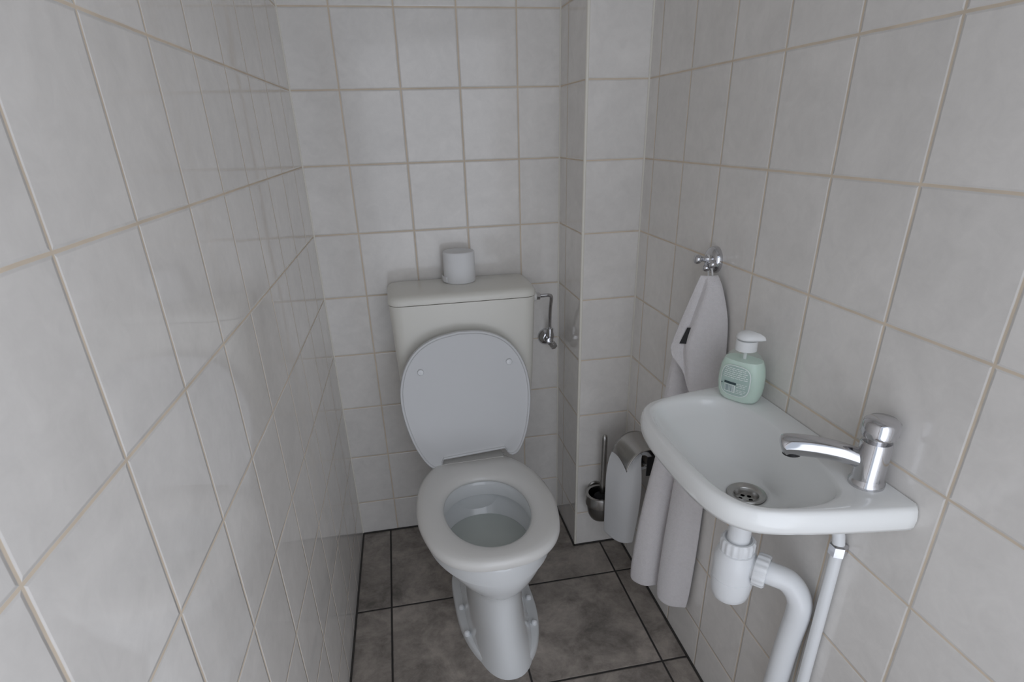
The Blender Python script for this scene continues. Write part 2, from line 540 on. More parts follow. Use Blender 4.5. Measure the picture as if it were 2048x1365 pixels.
link_mesh('cistern_lid', bm, M_tank, tank, 50)
# the cistern itself hangs square to the wall although the pan stands slightly turned
tank.rotation_euler = (0, 0, math.radians(-2.0))
tank.location = Matrix.Rotation(math.radians(-2.0), 3, 'Z') @ Vector((0.2575 - TX, -TY, 0))
bm = bmesh.new()
lathe(bm, [(0.022, 0.30), (0.022, 0.454)], (0, 0.11, 0), n=24)
link_mesh('flush_pipe', bm, M_pvc, toilet)

# ---------------------------------------------------------------- spare roll on the cistern
roll = thing('toilet_paper_roll', 'white toilet paper roll standing upright on top of the cistern', 'toilet paper', (0.263, -0.052, 0.8530))
bm = bmesh.new()
lathe(bm, [(0.0195, 0.083), (0.0415, 0.0830), (0.0432, 0.0815), (0.0438, 0.078), (0.0438, 0.004), (0.0425, 0.0), (0.019, 0.0)], n=48, cap0=False, cap1=True)
lathe(bm, [(0.0195, 0.083), (0.0180, 0.0822), (0.001, 0.0818)], n=48, cap0=False)
bmesh.ops.remove_doubles(bm, verts=bm.verts[:], dist=1e-5)
link_mesh('paper', bm, M_paper, roll, 40)
bm = bmesh.new()
pts = []
for i in range(9):
    a = math.radians(212 - i * 7)
    r = 0.0443 + 0.0007 * i + (0.004 if i == 8 else 0)
    pts.append((r * math.cos(a), r * math.sin(a)))
pts = pts[::-1]
loft(bm, [[Vector((x, y, z)) for x, y in pts] for z in (0.001, 0.004, 0.011, 0.018)], False, False, False)
fl_ = link_mesh('loose_end', bm, M_paper, roll)
md = fl_.modifiers.new('thick', 'SOLIDIFY'); md.thickness = 0.0006

# ---------------------------------------------------------------- stop valve
VX, VZ = 0.524, 0.648
valve = thing('stop_valve', 'chrome angle stop valve with pipe on the back wall right of the cistern', 'valve', (VX, 0, VZ))
bm = bmesh.new()
lathe(bm, [(0.0265, 0.0), (0.0265, 0.003), (0.025, 0.007), (0.020, 0.013), (0.013, 0.017), (0.011, 0.018)], axis=(0, -1, 0), n=36)
link_mesh('rosette', bm, M_chrome, valve, 50)
bm = bmesh.new()
lathe(bm, [(0.010, 0.012), (0.010, 0.040), (0.0105, 0.041), (0.0105, 0.052), (0.006, 0.054)], axis=(0, -1, 0), n=24)
lathe(bm, [(0.0085, 0.0), (0.0085, 0.022), (0.0105, 0.0225), (0.0105, 0.036), (0.0065, 0.038)], (0.004, -0.034, 0), (0.0, 0, 1), n=6 * 4)
link_mesh('valve_body', bm, M_chrome, valve, 40)
bm = bmesh.new()
ax = Vector((0.25, -0.9, -0.36)).normalized()
r6 = []
u, v, d = frame_of(ax)
org = Vector((0.005, -0.048, -0.006))
for h, rr_ in ((0.0, 0.006), (0.006, 0.0105), (0.017, 0.0105), (0.020, 0.009), (0.0205, 0.004)):
    ring = []
    for i in range(36):
        t = 2 * math.pi * i / 36
        q = rr_ * (1 + (0.09 * math.cos(6 * t) if 0.004 < h < 0.0202 else 0))
        ring.append(org + d * h + (u * math.cos(t) + v * math.sin(t)) * q)
    r6.append(ring)
loft(bm, r6)
link_mesh('handle', bm, M_chrome, valve, 35)
bm = bmesh.new()
zt = 0.806 - VZ
tube(bm, catmull([(0.004, -0.034, 0.034), (0.002, -0.040, 0.055), (-0.004, -0.070, 0.110), (-0.0075, -0.094, zt - 0.016), (-0.0105, -0.101, zt - 0.004), (-0.020, -0.103, zt), (-0.042, -0.103, zt)], 6), 0.0052, 16)
link_mesh('supply_pipe', bm, M_chrome, valve)
bm = bmesh.new()
lathe(bm, [(0.0072, 0.0), (0.0105, 0.001), (0.0105, 0.010), (0.007, 0.012)], (-0.054, -0.103, zt), (1, 0, 0), 6)
link_mesh('pipe_nut', bm, M_chrome, valve, 30)
bm = bmesh.new()
lathe(bm, [(0.013, -0.004), (0.013, 0.009), (0.011, 0.011)], (-0.0645, -0.103, zt), (1, 0, 0), 24)
o = link_mesh('cistern_nut', bm, M_seat, valve, 30)
o['label'] = 'white plastic nut'

# ---------------------------------------------------------------- brush and its holder on the chase front
bhx, bhy = 0.624, -0.279
bh = thing('toilet_brush_holder', 'grey steel toilet brush cup fixed low on the pipe chase', 'brush holder', (bhx, bhy, 0.142))
bm = bmesh.new()
lathe(bm, [(0.001, 0.0), (0.018, 0.001), (0.030, 0.008), (0.037, 0.022), (0.041, 0.045), (0.0415, 0.062)], n=40, cap1=False)
lathe(bm, [(0.0415, 0.062), (0.039, 0.062), (0.0385, 0.045), (0.034, 0.022), (0.028, 0.012), (0.001, 0.010)], n=40, cap0=False)
bmesh.ops.remove_doubles(bm, verts=bm.verts[:], dist=1e-5)
link_mesh('cup', bm, M_darksteel, bh, 50)
bm = bmesh.new()
rr_ = [[Vector((rad * math.cos(t), rad * math.sin(t), z)) for t in (2 * math.pi * i / 48 for i in range(48))]
       for rad, z in ((0.0405, 0.058), (0.0455, 0.058), (0.0465, 0.064), (0.0465, 0.088), (0.0455, 0.092), (0.0375, 0.092), (0.0365, 0.086), (0.0365, 0.064), (0.0405, 0.058))]
loft(bm, rr_, False, False)
bmesh.ops.remove_doubles(bm, verts=bm.verts[:], dist=1e-5)
link_mesh('rim_ring', bm, M_steel, bh, 50)
bm = bmesh.new()
add_box(bm, (-0.010, 0.040, 0.064), (0.010, 0.056, 0.086))
lathe(bm, [(0.022, 0.0), (0.022, 0.004), (0.019, 0.007)], (0, 0.0602, 0.075), (0, -1, 0), 28)
link_mesh('wall_mount', bm, M_steel, bh, 40)

br = thing('toilet_brush', 'dark bristled toilet brush with thin steel handle standing in the cup', 'toilet brush', (bhx + 0.004, bhy, 0.152))
bm = bmesh.new()
lathe(bm, [(0.0070, 0.07), (0.0078, 0.09), (0.0084, 0.262), (0.0080, 0.272), (0.0058, 0.279), (0.001, 0.2815)], n=20)
link_mesh('handle', bm, M_steel, br, 50)
bm = bmesh.new()
N = 56
rings = []
for k, (r0, z) in enumerate(((0.008, 0.002), (0.022, 0.004), (0.027, 0.012), (0.027, 0.058), (0.022, 0.072), (0.006, 0.078))):
    rings.append([Vector(((r0 + (0.0016 if i % 2 else -0.0016) * (r0 > 0.01)) * math.cos(2 * math.pi * i / N),
                          (r0 + (0.0016 if i % 2 else -0.0016) * (r0 > 0.01)) * math.sin(2 * math.pi * i / N), z)) for i in range(N)])
loft(bm, rings)
link_mesh('bristle_head', bm, M_bristle, br, 20)

# ---------------------------------------------------------------- roll holder on the right wall
rh = thing('toilet_roll_holder', 'brushed steel toilet roll holder with curved cover on the right wall', 'toilet roll holder', (XW, -0.39, 0.42))
def W2(x, y, z):
    return Vector((x - XW, y + 0.39, z - 0.42))
bm = bmesh.new()
profc = catmull([(0.7165, 0, 0.4560), (0.700, 0, 0.4640), (0.680, 0, 0.4655), (0.662, 0, 0.4620), (0.647, 0, 0.4520), (0.634, 0, 0.4360), (0.625, 0, 0.4150)], 5)
rows = []
for k in range(13):
    t = k / 12
    row = []
    for i, p in enumerate(profc):
        s = i / (len(profc) - 1)
        y = (-0.331 - 0.016 * s) + t * (-0.110)
        # concave lower edge of the front flap
        lift = 0.012 * max(0, (s - 0.75) / 0.25) * (1 - (2 * t - 1) ** 2)
        row.append(W2(p.x, y, p.z + lift))
    rows.append(row)
loft(bm, rows, False, False, False)
o = link_mesh('cover', bm, M_steel, rh, 60)
md = o.modifiers.new('thick', 'SOLIDIFY'); md.thickness = 0.0016; md.offset = 0
bm = bmesh.new()
tube(bm, [W2(0.7185, -0.452, 0.422), W2(0.695, -0.452, 0.423), W2(0.688, -0.452, 0.4235), W2(0.682, -0.449, 0.424), W2(0.680, -0.443, 0.424), W2(0.680, -0.326, 0.424)], 0.0042, 14)
o = link_mesh('arm', bm, M_darksteel, rh, 50)
bm = bmesh.new()
add_box(bm, W2(0.7150, -0.462, 0.388), W2(0.7189, -0.330, 0.4545))
bmesh.ops.bevel(bm, geom=bm.edges[:], offset=0.0012, segments=2, affect='EDGES')
link_mesh('wall_plate', bm, M_darksteel, rh, 40)
bm = bmesh.new()
add_box(bm, W2(0.680, -0.4580, 0.396), W2(0.7160, -0.4550, 0.452))
o = link_mesh('bracket', bm, M_black, rh, 40)
o['label'] = 'black side bracket'

hr = thing('toilet_paper_roll', 'part-used toilet paper roll with long hanging sheet under the steel cover', 'toilet paper', (0.680, -0.380, 0.424))
bm = bmesh.new()
lathe(bm, [(0.0185, -0.048), (0.027, -0.048), (0.0285, -0.0465), (0.0285, 0.0465), (0.027, 0.048), (0.0185, 0.048)], axis=(0, 1, 0), n=48, cap0=False, cap1=False)
lathe(bm, [(0.0185, 0.048), (0.0185, -0.048)], axis=(0, 1, 0), n=48, cap0=False, cap1=False)
bmesh.ops.remove_doubles(bm, verts=bm.verts[:], dist=1e-5)
link_mesh('paper', bm, M_paper, hr, 40)
bm = bmesh.new()
lathe(bm, [(0.0182, -0.0478), (0.0182, 0.0478), (0.0172, 0.0478), (0.0172, -0.0478), (0.0182, -0.0478)], axis=(0, 1, 0), n=32, cap0=False, cap1=False)
o = link_mesh('core', bm, M_core, hr, 40)
# hanging sheet: leaves the roll on its front and twists as it falls
bm = bmesh.new()
rows = []
SH = [(0.448, [(0.668, -0.331), (0.668, -0.360), (0.669, -0.390), (0.672, -0.420), (0.674, -0.436)]),
      (0.438, [(0.652, -0.331), (0.652, -0.360), (0.655, -0.395), (0.662, -0.426), (0.672, -0.438)]),
      (0.420, [(0.638, -0.332), (0.640, -0.362), (0.645, -0.400), (0.656, -0.430), (0.672, -0.440)]),
      (0.390, [(0.624, -0.334), (0.630, -0.364), (0.639, -0.404), (0.654, -0.432), (0.675, -0.441)]),
      (0.340, [(0.616, -0.336), (0.624, -0.366), (0.635, -0.406), (0.651, -0.432), (0.677, -0.442)]),
      (0.270, [(0.615, -0.337), (0.622, -0.368), (0.633, -0.408), (0.648, -0.432), (0.674, -0.443)]),
      (0.200, [(0.616, -0.337, -0.002), (0.623, -0.370), (0.634, -0.406, 0.004), (0.647, -0.428, 0.006), (0.669, -0.440, 0.008)]),
      (0.138, [(0.617, -0.337), (0.624, -0.370, 0.002), (0.635, -0.406, 0.010), (0.647, -0.426, 0.018), (0.665, -0.438, 0.026)])]
ac_ = [catmull([(p[0] - 0.680, p[1] + 0.380, z + (p[2] if len(p) > 2 else 0) - 0.424) for p in pts], 5) for z, pts in SH]
cl_ = [catmull([r[i] for r in ac_], 4) for i in range(len(ac_[0]))]
rows = [[c[k] for c in cl_] for k in range(len(cl_[0]))]
loft(bm, rows, False, False, False)
o = link_mesh('hanging_sheet', bm, M_paper, hr, 80)
md = o.modifiers.new('sub', 'SUBSURF'); md.levels = 2; md.render_levels = 2
md = o.modifiers.new('thick', 'SOLIDIFY'); md.thickness = 0.0007; md.offset = 0

# ---------------------------------------------------------------- robe hook
HY, HZ = -0.606, 0.989
hk = thing('robe_hook', 'round chrome double towel hook on the right wall', 'hook', (XW, HY, HZ))
bm = bmesh.new()
lathe(bm, [(0.0260, 0.0), (0.0262, 0.005), (0.0250, 0.0105), (0.0215, 0.0140), (0.0165, 0.0160), (0.0105, 0.0170), (0.0095, 0.0185)], axis=(-1, 0, 0), n=48)
link_mesh('rosette', bm, M_chrome, hk, 50)
bm = bmesh.new()
lathe(bm, [(0.0085, 0.016), (0.0062, 0.020), (0.0052, 0.026), (0.0050, 0.031), (0.0062, 0.0335), (0.0088, 0.036), (0.0095, 0.040), (0.0082, 0.0445), (0.004, 0.047), (0.001, 0.0475)], (0, 0, 0.001), Vector((-1, 0.0, 0.06)), 28)
link_mesh('post', bm, M_chrome, hk, 50)
for tip in ((-0.025, -0.010, -0.0105), (-0.020, -0.021, -0.0035)):
    bm = bmesh.new()
    t_ = Vector(tip)
    b_ = Vector((-0.017, -0.002, -0.002))
    mid = b_.lerp(t_, 0.55) + Vector((-0.0015, 0, 0))
    tube(bm, catmull([b_, mid, t_], 6), 0.0042, 16)
    dd = (t_ - mid).normalized()
    lathe(bm, [(0.0042, -0.004), (0.0066, -0.001), (0.0074, 0.003), (0.0062, 0.007), (0.0035, 0.009), (0.0005, 0.0095)], t_, dd, 24)
    link_mesh('prong', bm, M_chrome, hk, 50)

# ---------------------------------------------------------------- towel
tw = thing('hand_towel', 'pale grey terry towel hanging by its loop from the chrome hook', 'towel', (0.70, -0.65, 0.15))
def TW(x, y, z):
    return Vector((x - 0.70, y + 0.65, z - 0.15))
def cloth(levels, nz=44, nx=44):
    """levels: list of (z, [(x, y, dz)...]); returns a grid"""
    cols = len(levels[0][1])
    rows = []
    for z, pts in levels:
        rows.append([Vector((p[0], p[1], z + (p[2] if len(p) > 2 else 0))) for p in pts])
    # interpolate across, then down
    ac = [catmull(r, max(2, nx // (cols - 1))) for r in rows]
    m = len(ac[0])
    colsl = [catmull([ac[r][i] for r in range(len(ac))], max(2, nz // (len(ac) - 1))) for i in range(m)]
    return [[TW(*colsl[i][k]) for i in range(m)] for k in range(len(colsl[0]))]
main = [
    (0.960, [(0.680, -0.622), (0.685, -0.624), (0.690, -0.625), (0.696, -0.626), (0.699, -0.628), (0.703, -0.630), (0.708, -0.630)]),
    (0.930, [(0.672, -0.618), (0.677, -0.622), (0.686, -0.624), (0.695, -0.622), (0.693, -0.630), (0.700, -0.640), (0.711, -0.646)]),
    (0.880, [(0.660, -0.610), (0.666, -0.618), (0.679, -0.620), (0.694, -0.616), (0.690, -0.629), (0.697, -0.650), (0.713, -0.666)]),
    (0.800, [(0.652, -0.600), (0.656, -0.612), (0.672, -0.616), (0.692, -0.612), (0.688, -0.630), (0.694, -0.660), (0.713, -0.682)]),
    (0.680, [(0.645, -0.588), (0.646, -0.604), (0.664, -0.612), (0.688, -0.606), (0.684, -0.628), (0.690, -0.664), (0.713, -0.686)]),
    (0.560, [(0.645, -0.582), (0.642, -0.596), (0.656, -0.610), (0.684, -0.606), (0.678, -0.630), (0.684, -0.666), (0.713, -0.688)]),
    (0.450, [(0.635, -0.570), (0.630, -0.587), (0.648, -0.606), (0.682, -0.604), (0.668, -0.632), (0.678, -0.666), (0.713, -0.690)]),
    (0.320, [(0.624, -0.558), (0.619, -0.578), (0.642, -0.603), (0.682, -0.602), (0.659, -0.632), (0.672, -0.668), (0.712, -0.690)]),
    (0.200, [(0.619, -0.548), (0.613, -0.570), (0.636, -0.600), (0.682, -0.602), (0.655, -0.630), (0.668, -0.664), (0.710, -0.687)]),
    (0.150, [(0.620, -0.546, 0.012), (0.614, -0.568, 0.004), (0.636, -0.598, 0.006), (0.682, -0.602, 0.004), (0.657, -0.630, -0.002), (0.668, -0.662, -0.006), (0.707, -0.684, -0.002)]),
]
bm = bmesh.new()
loft(bm, cloth(main, 54, 48), False, False, False)
flap = [
    (0.966, [(0.676, -0.630), (0.681, -0.632), (0.686, -0.636), (0.690, -0.638), (0.696, -0.640), (0.702, -0.640), (0.707, -0.638)]),
    (0.940, [(0.668, -0.628), (0.674, -0.634), (0.681, -0.638), (0.683, -0.651), (0.692, -0.656), (0.702, -0.660), (0.711, -0.658)]),
    (0.890, [(0.650, -0.628), (0.657, -0.639), (0.665, -0.642), (0.666, -0.659), (0.682, -0.672), (0.698, -0.682), (0.7135, -0.684)]),
    (0.830, [(0.629, -0.630), (0.638, -0.642), (0.649, -0.646), (0.650, -0.664), (0.670, -0.678), (0.692, -0.690), (0.7142, -0.694)]),
    (0.780, [(0.627, -0.632, 0.038), (0.640, -0.646, 0.020), (0.651, -0.652, 0.006), (0.654, -0.670), (0.672, -0.682), (0.692, -0.694), (0.7142, -0.698)]),
    (0.720, [(0.628, -0.634, 0.090), (0.641, -0.648, 0.072), (0.652, -0.657, 0.050), (0.657, -0.672, 0.030), (0.675, -0.685, 0.010), (0.694, -0.696), (0.7142, -0.700)]),
    (0.660, [(0.630, -0.636, 0.145), (0.643, -0.650, 0.125), (0.654, -0.660, 0.095), (0.660, -0.674, 0.070), (0.677, -0.687, 0.030), (0.695, -0.697, 0.010), (0.7142, -0.701)]),
]
loft(bm, cloth(flap, 40, 32), False, False, False)
o = link_mesh('towel_cloth', bm, M_towel, tw, 80)
md = o.modifiers.new('thick', 'SOLIDIFY'); md.thickness = 0.0055; md.offset = 0
md = o.modifiers.new('sub', 'SUBSURF'); md.levels = 1; md.render_levels = 1
bm = bmesh.new()
tube(bm, catmull([TW(0.697, -0.640, 0.955), TW(0.700, -0.630, 0.972), TW(0.7015, -0.6165, 0.985), TW(0.7015, -0.610, 0.9965), TW(0.7020, -0.602, 0.9965), TW(0.7015, -0.6015, 0.985), TW(0.6985, -0.618, 0.968), TW(0.694, -0.628, 0.952)], 5), 0.0018, 10)
link_mesh('hanging_loop', bm, M_cord, tw)
bm = bmesh.new()
c0 = Vector((0.6535, -0.6485, 0.850)); du_ = Vector((0.0055, -0.0055, 0.001)); dv_ = Vector((0.0065, -0.001, 0.0165))
nrm = du_.cross(dv_).normalized()
if nrm.y > 0:
    nrm = -nrm
loft(bm, [[TW(*(c0 + du_ * a + dv_ * b + nrm * (0.005 + h))) for a, b in ((-1, -1), (1, -1), (1, 1), (-1, 1))] for h in (-0.001, 0.0012)])
o = link_mesh('tag', bm, M_black, tw, 30)
o['label'] = 'small black sewn tag'

# ---------------------------------------------------------------- wash basin
BX, BY, ZR = 0.612, -0.960, 0.785
basin = thing('wash_basin', 'small white ceramic hand basin mounted on the right wall', 'sink', (BX, BY, 0.0))
half = [(0.4695, 0.0), (0.4700, 0.045), (0.4725, 0.085), (0.4785, 0.118), (0.4880, 0.143), (0.5000, 0.159), (0.5140, 0.171), (0.532, 0.179),
        (0.560, 0.187), (0.610, 0.197), (0.660, 0.205), (0.7175, 0.213)]
hs_ = [(p.x, p.y) for p in catmull([(x, y, 0) for x, y in half], 5)]
outer = [(x, y) for x, y in hs_] + [(0.7178, 0.213 - 0.213 * k / 8) for k in range(1, 9)]
outer = outer + [(x, -y) for x, y in outer[-2:0:-1]]
NB = 128
outer = resample([(x - BX, y, 0) for x, y in outer], NB)
ih = [(0.4890, 0.0), (0.4895, 0.05), (0.4920, 0.088), (0.4985, 0.119), (0.5090, 0.141), (0.525, 0.156), (0.550, 0.166), (0.585, 0.171), (0.620, 0.167),
      (0.648, 0.150), (0.664, 0.110), (0.671, 0.055), (0.673, 0.0)]
ihs = [(p.x, p.y) for p in catmull([(x, y, 0) for x, y in ih], 5)]
inner_poly = [Vector((x - BX, y, 0)) for x, y in ihs + [(a, -b) for a, b in ihs[-2:0:-1]]]
inner = resample(inner_poly, NB)
def br_(poly, s, z, cx=0.0, cy=0.0, keep_back=False):
    out = []
    for p in poly:
        x, y = cx + (p.x - cx) * s, cy + (p.y - cy) * s
        if keep_back and p.x > 0.10:
            x = p.x
        out.append(Vector((x, y, z)))
    return out
DRX, DRY = 0.0, -0.008
def circ(r, z):
    # same start direction and sense as the outlines (front point first, then +y side)
    return [Vector((DRX - r * math.cos(2 * math.pi * i / NB), DRY + r * math.sin(2 * math.pi * i / NB), z)) for i in range(NB)]
def inner_mix(t, s, z):
    """blend inner outline (scaled) towards a circle round the drain"""
    c = circ(0.040, z)
    o_ = br_(inner, s, z, DRX, DRY)
    return [a.lerp(b, t) for a, b in zip(o_, c)]
bm = bmesh.new()
rings = [
    circ(0.020, 0.652), circ(0.034, 0.652), circ(0.045, 0.656),
    [a.lerp(b, 0.25) for a, b in zip(circ(0.055, 0.664), br_(outer, 0.52, 0.664, 0.03, 0))],
    br_(outer, 0.48, 0.680, 0.03, 0), br_(outer, 0.60, 0.706, 0.03, 0), br_(outer, 0.73, 0.734, 0.03, 0), br_(outer, 0.84, 0.7475, 0.02, 0), br_(outer, 0.945, 0.7480, 0.0, 0, True),
    br_(outer, 0.978, 0.7500, 0.0, 0, True), br_(outer, 0.994, 0.7565, 0, 0, True), br_(outer, 1.0, 0.767, 0, 0, True), br_(outer, 0.998, 0.772, 0, 0, True),
    br_(outer, 0.990, 0.7795, 0, 0, True), br_(outer, 0.977, 0.7842, 0, 0, True), br_(outer, 0.960, ZR + 0.0005, 0, 0, True),
    br_(inner, 1.030, ZR), br_(inner, 1.0, 0.7825), br_(inner, 0.975, 0.777), br_(inner, 0.955, 0.768),
    inner_mix(0.06, 0.90, 0.757), inner_mix(0.20, 0.80, 0.737), inner_mix(0.38, 0.70, 0.717), inner_mix(0.55, 0.6, 0.700),
    inner_mix(0.8, 0.5, 0.6935), circ(0.036, 0.690), circ(0.0305, 0.6885), circ(0.0285, 0.686), circ(0.0285, 0.676), circ(0.020, 0.675)]
loft(bm, rings, False, False)
rv0 = bm.verts[:]
link_mesh('basin_bowl', bm, M_basin, basin, 60)
# waste fitting
bm = bmesh.new()
lathe(bm, [(0.0165, -0.010), (0.0185, -0.0015), (0.0205, 0.0012), (0.0290, 0.0030), (0.0303, 0.0018), (0.0303, -0.0005)], (DRX, DRY, 0.6895), n=40, cap0=False, cap1=False)
waste = link_mesh('drain_flange', bm, M_steel, basin, 50)
bm = bmesh.new()
# strainer plate with holes: annulus sectors around round openings
def strainer(bm, z):
    r_out = 0.0178
    n = 40
    cs = [(0.0085 * math.cos(a), 0.0085 * math.sin(a)) for a in (math.radians(20 + 72 * k) for k in range(5))]
    g = 44
    step = 2 * r_out / g
    vs = {}
    def vert(i, j):
        if (i, j) not in vs:
            vs[(i, j)] = bm.verts.new((DRX - r_out + i * step, DRY - r_out + j * step, z))
        return vs[(i, j)]
    for i in range(g):
        for j in range(g):
            x, y = -r_out + (i + .5) * step, -r_out + (j + .5) * step
            if math.hypot(x, y) < r_out and all(math.hypot(x - a, y - b) > 0.0034 for a, b in cs):
                bm.faces.new((vert(i, j), vert(i + 1, j), vert(i + 1, j + 1), vert(i, j + 1)))
strainer(bm, 0.681)
o = link_mesh('strainer', bm, M_steel, waste, 0)
md = o.modifiers.new('thick', 'SOLIDIFY'); md.thickness = 0.0012
bm = bmesh.new()
lathe(bm, [(0.001, 0), (0.0182, 0), (0.0182, 0.002), (0.001, 0.002)], (DRX, DRY, 0.6755), n=30)
link_mesh('drain_hole', bm, M_black, waste)

# ---------------------------------------------------------------- bottle trap and waste pipe
tx, ty = BX + DRX, BY + DRY
trap = thing('bottle_trap', 'white plastic bottle trap and drain pipe under the basin', 'drain trap', (tx, ty, 0))
bm = bmesh.new()
lathe(bm, [(0.0185, 0.595), (0.0185, 0.6518)], n=32)
link_mesh('tailpiece', bm, M_pvc, trap)
bm = bmesh.new()
NN = 64
def ribbed(r0, z, amp):
    return [Vector(((r0 + amp * (0.5 + 0.5 * math.cos(16 * t))) * math.cos(t), (r0 + amp * (0.5 + 0.5 * math.cos(16 * t))) * math.sin(t), z))
            for t in (2 * math.pi * i / 96 for i in range(96))]
loft(bm, [ribbed(0.0195, 0.578, 0), ribbed(0.0265, 0.578, .0012), ribbed(0.0275, 0.581, .0016), ribbed(0.0275, 0.597, .0016), ribbed(0.0255, 0.601, 0.0004), ribbed(0.0225, 0.601, 0), ribbed(0.0205, 0.597, 0)])
link_mesh('top_nut', bm, M_pvc, trap, 35)
bm = bmesh.new()
lathe(bm, [(0.026, 0.579), (0.030, 0.577), (0.0345, 0.566), (0.0355, 0.545), (0.0355, 0.5255), (0.0345, 0.5245)], n=48, cap1=False)
lathe(bm, [(0.0345, 0.5245), (0.0345, 0.5232)], n=48, cap0=False, cap1=False)
od = Vector((0.70, -0.71, -0.02)).normalized()
tube(bm, [Vector((0, 0, 0.553)) + od * k for k in (0.02, 0.046)], 0.0205, 28)
link_mesh('trap_body', bm, M_pvc, trap, 40)
bm = bmesh.new()
lathe(bm, [(0.0342, 0.5238), (0.0352, 0.5232), (0.0350, 0.512), (0.0325, 0.492), (0.0300, 0.481), (0.027, 0.4775), (0.001, 0.4765)], n=48)
link_mesh('trap_cup', bm, M_pvc, trap, 40)
bm = bmesh.new()
u, v, d = frame_of(od)
oo = Vector((0, 0, 0.553)) + od * 0.034
rr_ = []
for h, r0, am in ((0, .022, 0), (0.0, .0265, .001), (.003, .0275, .0016), (.017, .0275, .0016), (.020, .0262, .0004), (.020, .0225, 0), (.017, .021, 0)):
    rr_.append([oo + d * h + (u * math.cos(t) + v * math.sin(t)) * (r0 + am * (0.5 + 0.5 * math.cos(16 * t))) for t in (2 * math.pi * i / 96 for i in range(96))])
loft(bm, rr_)
link_mesh('outlet_nut', bm, M_pvc, trap, 35)
bm = bmesh.new()
p0 = Vector((0, 0, 0.553)) + od * 0.046
vx, vy = 0.694 - tx, -1.042 - ty
tube(bm, catmull([p0, p0 + od * 0.016, Vector((vx - 0.017, vy + 0.018, 0.543)), Vector((vx - 0.004, vy + 0.005, 0.522)), Vector((vx, vy, 0.490)), Vector((vx, vy + 0.008, 0.40)), Vector((vx, vy + 0.018, 0.2)), Vector((vx, vy + 0.026, 0.0005))], 8), 0.0195, 28)
link_mesh('waste_pipe', bm, M_pvc, trap)

sp = thing('water_supply_pipe', 'thin white water pipe running up the right wall beside the drain pipe', 'pipe', (0.7065, -1.074, 0))
bm = bmesh.new()
tube(bm, catmull([(0, 0, 0.0005), (0, 0, 0.3), (0, 0, 0.6), (-0.001, 0.002, 0.66), (-0.006, 0.012, 0.69), (-0.010, 0.020, 0.708)], 6), 0.0090, 18)
link_mesh('pipe', bm, M_pvc, sp)
bm = bmesh.new()
lathe(bm, [(0.0095, 0.0), (0.013, 0.001), (0.013, 0.018), (0.0095, 0.02)], (0, 0, 0.635), n=6)
o = link_mesh('coupling', bm, M_chrome, sp, 30)
o['label'] = 'chrome coupling nut'

# ---------------------------------------------------------------- tap
tap = thing('tap', 'chrome basin tap with short spout over the drain', 'tap', (0.691, -1.105, ZR))
bm = bmesh.new()
lathe(bm, [(0.0225, 0.0), (0.0225, 0.005), (0.0205, 0.008), (0.0195, 0.012), (0.0195, 0.062), (0.0180, 0.066)], n=36)
link_mesh('body', bm, M_chrome, tap, 45)
bm = bmesh.new()
ap = [Vector((-0.004, 0.004, 0.034)), Vector((-0.030, 0.021, 0.041)), Vector((-0.058, 0.040, 0.043)), Vector((-0.082, 0.056, 0.041)), Vector((-0.092, 0.0625, 0.037))]
pth = catmull(ap, 5)
n_ = len(pth)
tube(bm, pth, [0.0125 + 0.0030 * min(1, i / (n_ * 0.6)) - (0.002 if i == n_ - 2 else 0.006 if i == n_ - 1 else 0) for i in range(n_)], 28)
link_mesh('spout', bm, M_chrome, tap, 50)
bm = bmesh.new()
lathe(bm, [(0.0125, 0.0), (0.0125, 0.010), (0.009, 0.0105)], (-0.080, 0.0545, 0.0375), (0.05, -0.03, -1), 24)
o = link_mesh('aerator', bm, M_black, tap, 40)
o['label'] = 'dark spout outlet'
bm = bmesh.new()
lathe(bm, [(0.012, 0.066), (0.012, 0.072), (0.021, 0.074), (0.0225, 0.078), (0.0215, 0.094), (0.016, 0.099), (0.001, 0.101)], n=36)
link_mesh('tap_handle', bm, M_chrome, tap, 45)

# ---------------------------------------------------------------- soap bottle
th_ = math.atan2(-0.86, 0.51)
soap = thing('soap_bottle', 'mint green hand soap bottle with white pump on the basin corner', 'soap dispenser', (0.6720, -0.819, ZR + 0.0008), th_)
# local: x along the wide side, -y is the label side
def brg(a, b, z, p=2.5, n=48):
    out = []
    for i in range(n):
        t = 2 * math.pi * i / n
        c, s = math.cos(t), math.sin(t)
        out.append(Vector((a * math.copysign(abs(c) ** (2 / p), c), b * math.copysign(abs(s) ** (2 / p), s), z)))
    return out
BP = [(0.030, 0.016, 0.0), (0.0345, 0.0195, 0.0012), (0.038, 0.022, 0.006), (0.0415, 0.0245, 0.016), (0.0432, 0.0258, 0.030), (0.0428, 0.0256, 0.046),
      (0.0405, 0.0242, 0.060), (0.0355, 0.0222, 0.072), (0.0280, 0.0195, 0.0805), (0.0205, 0.0170, 0.0850), (0.0165, 0.0155, 0.0875), (0.0155, 0.0155, 0.091)]
BP = [(a * 0.95, b * 0.97, z * 1.06) for a, b, z in BP]
bm = bmesh.new()
loft(bm, [brg(a, b, z, 2.5 if z < 0.08 else 2.1) for a, b, z in BP])
link_mesh('bottle', bm, M_shell, soap, 50)
bm = bmesh.new()
lq = [(a - 0.0014, b - 0.0014, max(z, 0.0016)) for a, b, z in BP if z <= 0.0775]
loft(bm, [brg(a, b, z) for a, b, z in lq])
link_mesh('liquid_soap', bm, M_liquid, soap, 60)
bm = bmesh.new()
tube(bm, [(0, 0, 0.0765), (0, 0, 0.0960)], 0.0032, 12)
link_mesh('dip_tube', bm, M_pump, soap)
bm = bmesh.new()
